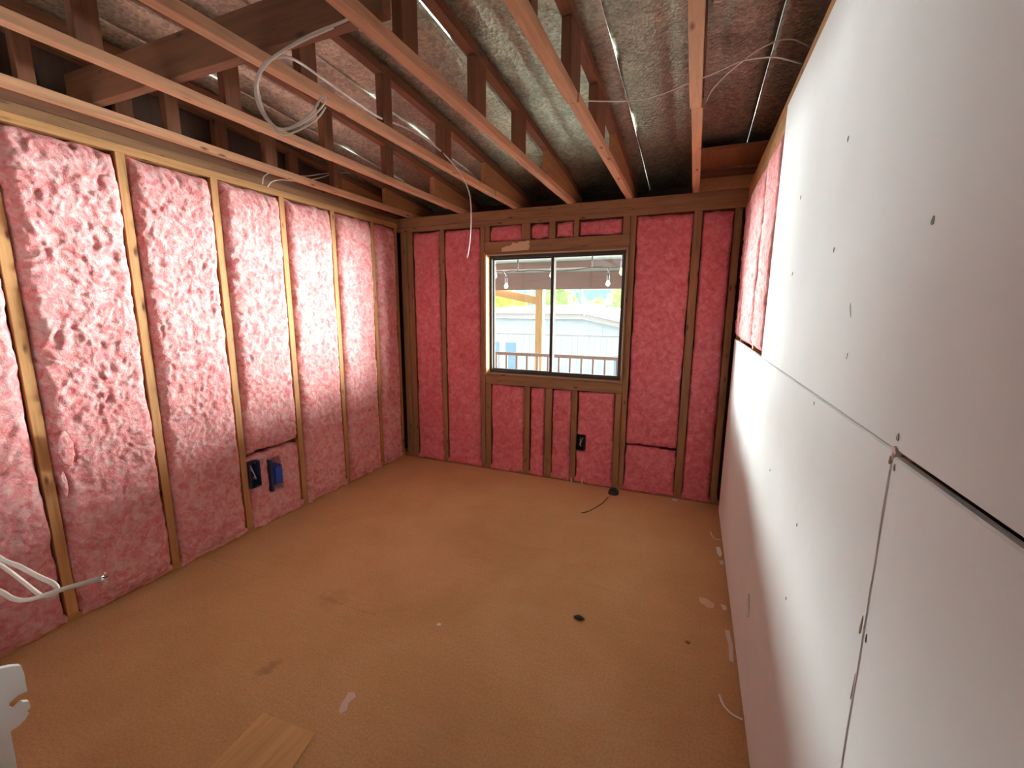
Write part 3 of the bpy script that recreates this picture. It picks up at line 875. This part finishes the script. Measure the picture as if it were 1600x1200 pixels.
# ------------------------------------------------------------------ things on the floor
def scrap(name, label, cat, outline, th, mat, z0=0.0, grp='scraps on the floor'):
    o = extrude_poly(name, [(x_, y_, z0) for x_, y_ in outline], (0, 0, th), mat)
    return tag(o, label, cat, grp)
scrap('plywood_offcut', 'light orange plywood offcut lying flat at the bottom of the picture', 'offcut', [(1.194, 0.862), (1.300, 0.868), (1.419, 0.874), (1.455, 0.70), (1.47, 0.45), (1.23, 0.44), (1.205, 0.70)], 0.006, M['offcut'])
scrap('plastic_scrap', 'small torn clear plastic scrap on the floor near the offcut', 'scrap', [(1.405, 1.045), (1.425, 1.052), (1.443, 1.04), (1.436, 1.01), (1.452, 0.985), (1.440, 0.965), (1.425, 0.975), (1.415, 1.0)], 0.0015, M['film'])
scrap('card_scrap', 'tan card scrap on the floor by the white wall board', 'scrap', [(2.607, 2.135), (2.640, 2.142), (2.676, 2.11), (2.672, 2.075), (2.645, 2.068), (2.612, 2.095)], 0.003, M['card'])
scrap('card_scrap', 'tiny tan card crumb between the card scrap and wall board', 'scrap', [(2.706, 2.12), (2.728, 2.118), (2.73, 2.085), (2.714, 2.08)], 0.004, M['dust'])
scrap('paper_strip', 'pale paper strip lying along the foot of the wall board', 'scrap', [(2.712, 1.94), (2.732, 1.945), (2.738, 1.85), (2.734, 1.755), (2.718, 1.76), (2.722, 1.85)], 0.003, M['dust'])
scrap('plaster_chip', 'white plaster chip by the wall board foot, farther of two', 'scrap', [(2.708, 2.67), (2.730, 2.68), (2.738, 2.60), (2.725, 2.565), (2.712, 2.60)], 0.006, M['white_paint'])
scrap('plaster_chip', 'white plaster chip by the wall board foot, nearer of two', 'scrap', [(2.716, 2.52), (2.738, 2.53), (2.742, 2.49), (2.722, 2.48)], 0.005, M['dust'])
scrap('plaster_chip', 'white plaster chip on the floor against the window wall', 'scrap', [(2.43, 3.285), (2.46, 3.29), (2.475, 3.255), (2.445, 3.25)], 0.006, M['dust'])
scrap('paper_dot', 'single white crumb in the middle of the floor', 'scrap', [(1.515, 1.47), (1.522, 1.482), (1.533, 1.48), (1.534, 1.47), (1.524, 1.464)], 0.003, M['white_paint'])
scrap('paper_dot', 'tiny dark chip on the floor to the right', 'scrap', [(2.55, 1.80), (2.562, 1.81), (2.572, 1.80), (2.563, 1.79)], 0.003, M['rust'])
# short wires near the skirting
tag(tube('wire_stub', [(2.683, 2.86, 0.004), (2.692, 2.80, 0.006), (2.708, 2.77, 0.006), (2.738, 2.765, 0.005)], 0.003, M['cable']), 'short bent white wire stub on floor near the far corner', 'wire', 'wire scraps')
tag(tube('wire_stub', [(2.672, 1.565, 0.006), (2.682, 1.525, 0.007), (2.700, 1.50, 0.008), (2.722, 1.488, 0.008), (2.741, 1.484, 0.008)], 0.005, M['cable'], flat=0.5), 'curved white cable offcut on floor touching the wall board', 'wire', 'wire scraps')
tag(tube('wire_stub', [(W - 0.0045, 1.645, 0.385), (W - 0.0045, 1.628, 0.352), (W - 0.0045, 1.611, 0.315)], 0.0042, M['cable']), 'small white cable offcut stuck upright on the wall board', 'wire', 'wire scraps')
for yy_, zz_ in ((1.70, 0), (1.79, 0)):
    tag(tube('wire_stub', [(yy_ - 0.05, D - 0.012, 0.045), (yy_ - 0.048, D - 0.014, 0.025), (yy_ - 0.045, D - 0.018, 0.004)], 0.003, M['cable']),
        'tiny white wire end at the floor under the black box, %s' % ('left one' if yy_ < 1.75 else 'right one'), 'wire', 'wire scraps')
tag(tube('wire_stub', [(1.86, 2.79, 0.003), (1.90, 2.83, 0.004), (1.93, 2.90, 0.004), (1.965, 3.0, 0.004), (1.985, 3.12, 0.006)], 0.0025, M['black']), 'thin dark wire on the floor leading to the black puck', 'wire', 'wire scraps')
# black round puck
r = empty('cable_gland', (2.01, 3.21, 0), 'black round plastic puck on the floor at the window wall', 'puck')
def disc(name, c, rad, h, mat, parent, n=20, top=0.85):
    vs = [(c[0] + rad * math.cos(2 * math.pi * i / n), c[1] + rad * math.sin(2 * math.pi * i / n), c[2]) for i in range(n)]
    vs += [(c[0] + rad * top * math.cos(2 * math.pi * i / n), c[1] + rad * top * math.sin(2 * math.pi * i / n), c[2] + h) for i in range(n)]
    fs = [tuple(range(n - 1, -1, -1)), tuple(range(n, 2 * n))] + [(i, (i + 1) % n, n + (i + 1) % n, n + i) for i in range(n)]
    return mesh_obj(name, vs, fs, mat, parent, bevel=0.002)
disc('body', (2.01, 3.21, 0.0), 0.042, 0.030, M['black'], r)
disc('cap', (2.01, 3.21, 0.0301), 0.026, 0.012, M['black'], r)
# dark clod
tuft_o = tuft('x', (2.099, 1.754, 0.008), (0.024, 0.012, 0.010), 9)
tuft_o.name = 'dirt_clod'
tuft_o.data.materials[0] = M['black']
tag(tuft_o, 'small dark dirt clod in the middle of the floor', 'dirt', 'scraps on the floor')

# ------------------------------------------------------------------ outside: porch
PY = 7.84
our_siding = box('wall_outside', (-4.0, WX0 - 0.02), (D + 0.106, D + 0.125), (-0.35, 2.10), M['dark_siding'])
tag(our_siding, kind='structure')
box('cladding', (WX1 + 0.02, 6.0), (D + 0.106, D + 0.125), (-0.35, 2.10), M['dark_siding'], our_siding)
box('cladding', (WX0 - 0.02, WX1 + 0.02), (D + 0.106, D + 0.125), (-0.35, WZ0 - 0.02), M['dark_siding'], our_siding)
box('cladding', (WX0 - 0.02, WX1 + 0.02), (D + 0.106, D + 0.125), (WZ1 + 0.02, 2.10), M['dark_siding'], our_siding)
porch = empty('porch_roof', (1.0, 5.5, 1.9), 'low porch roof of pale boards outside the window', 'porch roof')
PX0, PX1 = -5.0, 7.0
bz0, bz1 = 2.09, 2.055
for k_ in range(15):
    ya = 3.44 + k_ * 0.31
    za = bz0 + (bz1 - bz0) * (ya - 3.45) / 4.5
    zb_ = bz0 + (bz1 - bz0) * (ya + 0.308 - 3.45) / 4.5
    vs = [(PX0, ya, za), (PX1, ya, za), (PX1, ya + 0.306, zb_), (PX0, ya + 0.306, zb_), (PX0, ya, za + 0.03), (PX1, ya, za + 0.03), (PX1, ya + 0.306, zb_ + 0.03), (PX0, ya + 0.306, zb_ + 0.03)]
    mesh_obj('ceiling_board', vs, BF, M['soffit'], porch)
def beam(label, y, z, w=0.06):
    return tag(box('porch_beam', (PX0, PX1), (y - w / 2, y + w / 2), z, M['porch_paint']), label, 'beam', 'porch beams')
beam('brown porch beam nearest the window', 6.10, (1.975, 2.068))
beam('deep brown porch beam at the outer edge carried by the post', 7.70, (1.755, 2.054), 0.09)
box('fascia_trim', (PX0, PX1), (8.10, 8.14), (1.93, 2.10), M['white_paint'], porch)
posto = empty('porch_post', (-0.20, PY, -0.35), 'tan wooden porch post with a slanted brace', 'post')
box('shaft', (-0.262, -0.120), (7.75, 7.90), (-0.35, 1.96), M['post'], posto)
bar('brace', (-0.26, 7.82, 1.56), (-1.60, 7.82, 1.83), 0.06, 0.15, M['post'], posto)
rail = empty('porch_railing', (1.0, PY + 0.14, -0.35), 'brown porch railing with upright balusters', 'railing')
ry = PY - 0.18
box('top_rail', (PX0, PX1), (ry - 0.04, ry + 0.04), (0.525, 0.582), M['porch_paint'], rail)
box('bottom_rail', (PX0, PX1), (ry - 0.03, ry + 0.03), (-0.27, -0.22), M['porch_paint'], rail)
for k_ in range(-9, 27):
    bx_ = -1.0167 + 0.21133 * k_
    if PX0 + 0.1 < bx_ < PX1 - 0.1: box('baluster', (bx_ - 0.019, bx_ + 0.019), (ry - 0.019, ry + 0.019), (-0.22, 0.525), M['porch_paint'], rail)
deck = box('porch_deck', (PX0, PX1), (D + 0.126, 8.1), (-0.42, -0.35), M['deck'])
tag(deck, kind='structure')
# string light
def bulb(parent, p, s_=1.0):
    a = tube('socket', [p + Vector((0, 0, 0.085 * s_)), p + Vector((0, 0, 0.05 * s_)), p + Vector((0, 0, 0.018 * s_))], 0.013 * s_, M['black'], parent, sides=10, sub=2)
    prof = [(0.010, 0.020), (0.016, 0.005), (0.022, -0.015), (0.022, -0.03), (0.015, -0.045), (0.004, -0.052)]
    n = 12
    vs = [(p.x + r_ * s_ * math.cos(2 * math.pi * i / n), p.y + r_ * s_ * math.sin(2 * math.pi * i / n), p.z + h_ * s_) for r_, h_ in prof for i in range(n)]
    fs = [(j * n + i, j * n + (i + 1) % n, (j + 1) * n + (i + 1) % n, (j + 1) * n + i) for j in range(len(prof) - 1) for i in range(n)]
    fs += [tuple(range(n - 1, -1, -1)), tuple((len(prof) - 1) * n + i for i in range(n))]
    mesh_obj('bulb', vs, fs, M['bulb'], parent, smooth=True)
sl = empty('string_light', (0.703, 5.600, 1.895), 'string of round bulbs on a black cord under the porch roof', 'string light')
cordp = [(-0.4339, 5.6000, 1.9252), (-0.1048, 5.6000, 1.9250), (0.0405, 5.6000, 1.9040), (0.1548, 5.6000, 1.9180), (0.2676, 5.6000, 1.9065), (0.4789, 5.6000, 1.9174), (0.7204, 5.6000, 1.8944), (1.0047, 5.6000, 1.9028), (1.2533, 5.6000, 1.9274), (1.4549, 5.6000, 1.9214), (1.7274, 5.6000, 1.9285)]
tube('cord', cordp, 0.006, M['black'], sl, sides=6)
for q, top in zip([(0.0699, 5.6000, 1.7404), (0.7209, 5.6000, 1.8698), (1.4624, 5.6000, 1.7496)], [(0.0405, 5.6000, 1.9083), (0.7205, 5.6000, 1.8903), (1.4549, 5.6000, 1.9214)]):
    q = Vector(q)
    bulb(sl, q, 1.15)
    tube('cord', [q + Vector((0, 0, 0.09)), q + Vector((0, 0, 0.12)), top], 0.006, M['black'], sl, sides=6, sub=2)
for q in [(0.2395, 5.6000, 1.9072), (1.2533, 5.6000, 1.9274)]:
    q = Vector(q)
    tube('hanger', [q, q + Vector((0, 0, 0.03)), Vector((q.x, q.y, 2.082))], 0.009, M['black'], sl, sides=6, sub=2)
sl2 = empty('string_light', (0.350, 4.600, 1.959), 'nearer pair of larger looking bulbs hanging close to the glass', 'string light')
for q in [(0.3576, 4.6000, 1.8035), (1.7818, 4.6000, 1.8057)]:
    q = Vector(q)
    bulb(sl2, q, 1.15)
    tube('cord', [q + Vector((0, 0, 0.09)), q + Vector((0, 0, 0.13)), Vector((q.x, q.y, 2.08))], 0.012, M['black'], sl2, sides=6, sub=2)

# ------------------------------------------------------------------ outside: neighbouring house, trees, ground
HY = 11.0
house = empty('neighbour_house', (-0.2, HY, -3.0), 'pale blue house with white low roof beyond the porch railing', 'house')
def zr(x_): return 1.16 if x_ < -0.05 else 1.16 - 0.20 * (x_ + 0.05)
XL, XR, ZH = -3.4, 3.4, -3.0
pts = [(XL, HY, ZH), (XR, HY, ZH), (XR, HY, zr(XR)), (-0.05, HY, zr(-0.05)), (XL, HY, zr(XL))]
extrude_poly('wall', pts, (0, 3.5, 0), M['siding'], house)
for k_ in range(44):      # grooved siding below the belt line
    xx = XL + 0.02 + k_ * 0.15
    box('siding_strip', (xx, xx + 0.142), (HY - 0.012, HY - 0.001), (ZH, 0.722), M['siding'], house, 0)
for k_ in range(3):
    zz = 0.75 + k_ * 0.13
    pts = [(XL, HY - 0.016, zz), (2.0, HY - 0.016, zz), (2.0, HY - 0.016, min(zz + 0.125, zr(2.0))), (XL, HY - 0.016, zz + 0.125)]
    if zz + 0.125 < zr(2.0): extrude_poly('lap_board', pts, (0, 0.015, 0), M['siding'], house)
    else: box('lap_board', (XL, 0.4), (HY - 0.016, HY - 0.001), (zz, zz + 0.125), M['siding'], house, 0)
box('belt_trim', (XL, XR), (HY - 0.03, HY - 0.001), (0.722, 0.748), M['gutter'], house)
for (xa, xb) in ((XL - 0.2, -0.05), (-0.05, XR + 0.2)):
    za, zb_ = zr(xa), zr(xb)
    bar('fascia', (xa, HY - 0.20, za + 0.07), (xb, HY - 0.20, zb_ + 0.07), 0.04, 0.12, M['gutter'], house)
    bar('drip_edge', (xa, HY - 0.24, za + 0.155), (xb, HY - 0.24, zb_ + 0.155), 0.06, 0.05, M['white_paint'], house)
    vs = [(xa, HY - 0.25, za + 0.18), (xb, HY - 0.25, zb_ + 0.18), (xb, HY + 3.8, zb_ + 0.42), (xa, HY + 3.8, za + 0.30)]
    extrude_poly('roof', vs, (0, 0, 0.03), M['white_roof'], house)
    vs = [(xa, HY - 0.25, za + 0.0), (xb, HY - 0.25, zb_ + 0.0), (xb, HY, zb_ + 0.0), (xa, HY, za + 0.0)]
    extrude_poly('soffit', vs, (0, 0, 0.01), M['white_paint'], house)
def hwin(x0, x1, z0, z1, mull=True):
    w_ = box('window', (x0 - 0.1, x1 + 0.1), (HY - 0.05, HY - 0.013), (z0 - 0.1, z1 + 0.09), M['white_paint'], house)
    xm = (x0 + x1) / 2
    for a, b in (((x0, xm - 0.09), (xm + 0.09, x1)) if mull else ((x0, x1),)):
        box('pane', (a, b), (HY - 0.058, HY - 0.051), (z0, z1), M['pane'], w_, 0)
hwin(-2.75, -1.94, -0.55, 0.50)
hwin(0.72, 1.5, -0.6, 0.26, False)
ground = box('ground', (-16, 18), (8.2, 16), (-3.2, -3.0), M['ground'])
tag(ground, kind='structure')
box('yard', (-16, 18), (D + 0.13, 8.2), (-3.2, -3.0), M['ground'], ground)

def tree(label, x_, y_, zc, rx_, rz_, mat, seed, conifer=False):
    r_ = empty('tree', (x_, y_, -3.0), label, 'tree', 'trees beyond the neighbouring roof')
    bm = bmesh.new()
    bmesh.ops.create_icosphere(bm, subdivisions=5, radius=1)
    P = np.array([v.co[:] for v in bm.verts])
    fs = [[v.index for v in f.verts] for f in bm.faces]
    bm.free()
    rr = 0.72 + 0.5 * ridged(P[:, 0] * 2.6 + P[:, 1] * 1.9, P[:, 2] * 2.6 + P[:, 1] * 1.3, seed, 4) * 0.8
    P = P * rr[:, None]
    if conifer:
        wz = np.clip((1 - P[:, 2]) / 2, 0.04, 1)
        P[:, 0] *= wz * 1.4
        P[:, 1] *= wz * 1.4
    P = P * np.array((rx_, rx_, rz_)) + np.array((x_, y_, zc))
    mesh_obj('crown', P, fs, mat, r_, smooth=False)
    tube('trunk', [(x_, y_, -3.0), (x_ + 0.1, y_, -1.5), (x_, y_, zc)], 0.22, M['bark'], r_, sides=8, sub=3)
tree('lime green tree seen left of the porch post', -8.42, 25, 0.70, 1.55, 2.00, M['leaf_lime'], 1)
tree('lime green tree at the far left of the window view', -12.6, 28, 0.60, 1.80, 2.00, M['leaf_lime'], 2)
tree('blue green conifer half hidden by the porch post', -9.66, 33, 0.60, 1.60, 3.10, M['leaf_blue'], 8, True)
tree('bright green tree just right of the porch post', -4.97, 25, 0.70, 1.35, 2.00, M['leaf_green'], 3)
tree('dark blue green conifer between the bright trees', -5.67, 33, 0.60, 1.60, 3.10, M['leaf_blue'], 4, True)
tree('yellow tinted tree right of the dark conifer', -3.5, 29, 0.30, 1.10, 1.90, M['leaf_gold'], 5)
tree('bright green tree at the right end of the window view', -0.90, 25, 0.70, 1.50, 2.10, M['leaf_green'], 6)
hill = mesh_obj('wooded_hill', [(-60, 60, -3), (12, 60, -3), (12, 100, 5.6), (-60, 100, 6.2), (-60, 101, -3), (12, 101, -3)],
                [(0, 1, 2, 3), (3, 2, 5, 4), (0, 4, 5, 1), (0, 3, 4), (1, 5, 2)], M['leaf_blue'])
tag(hill, kind='structure')
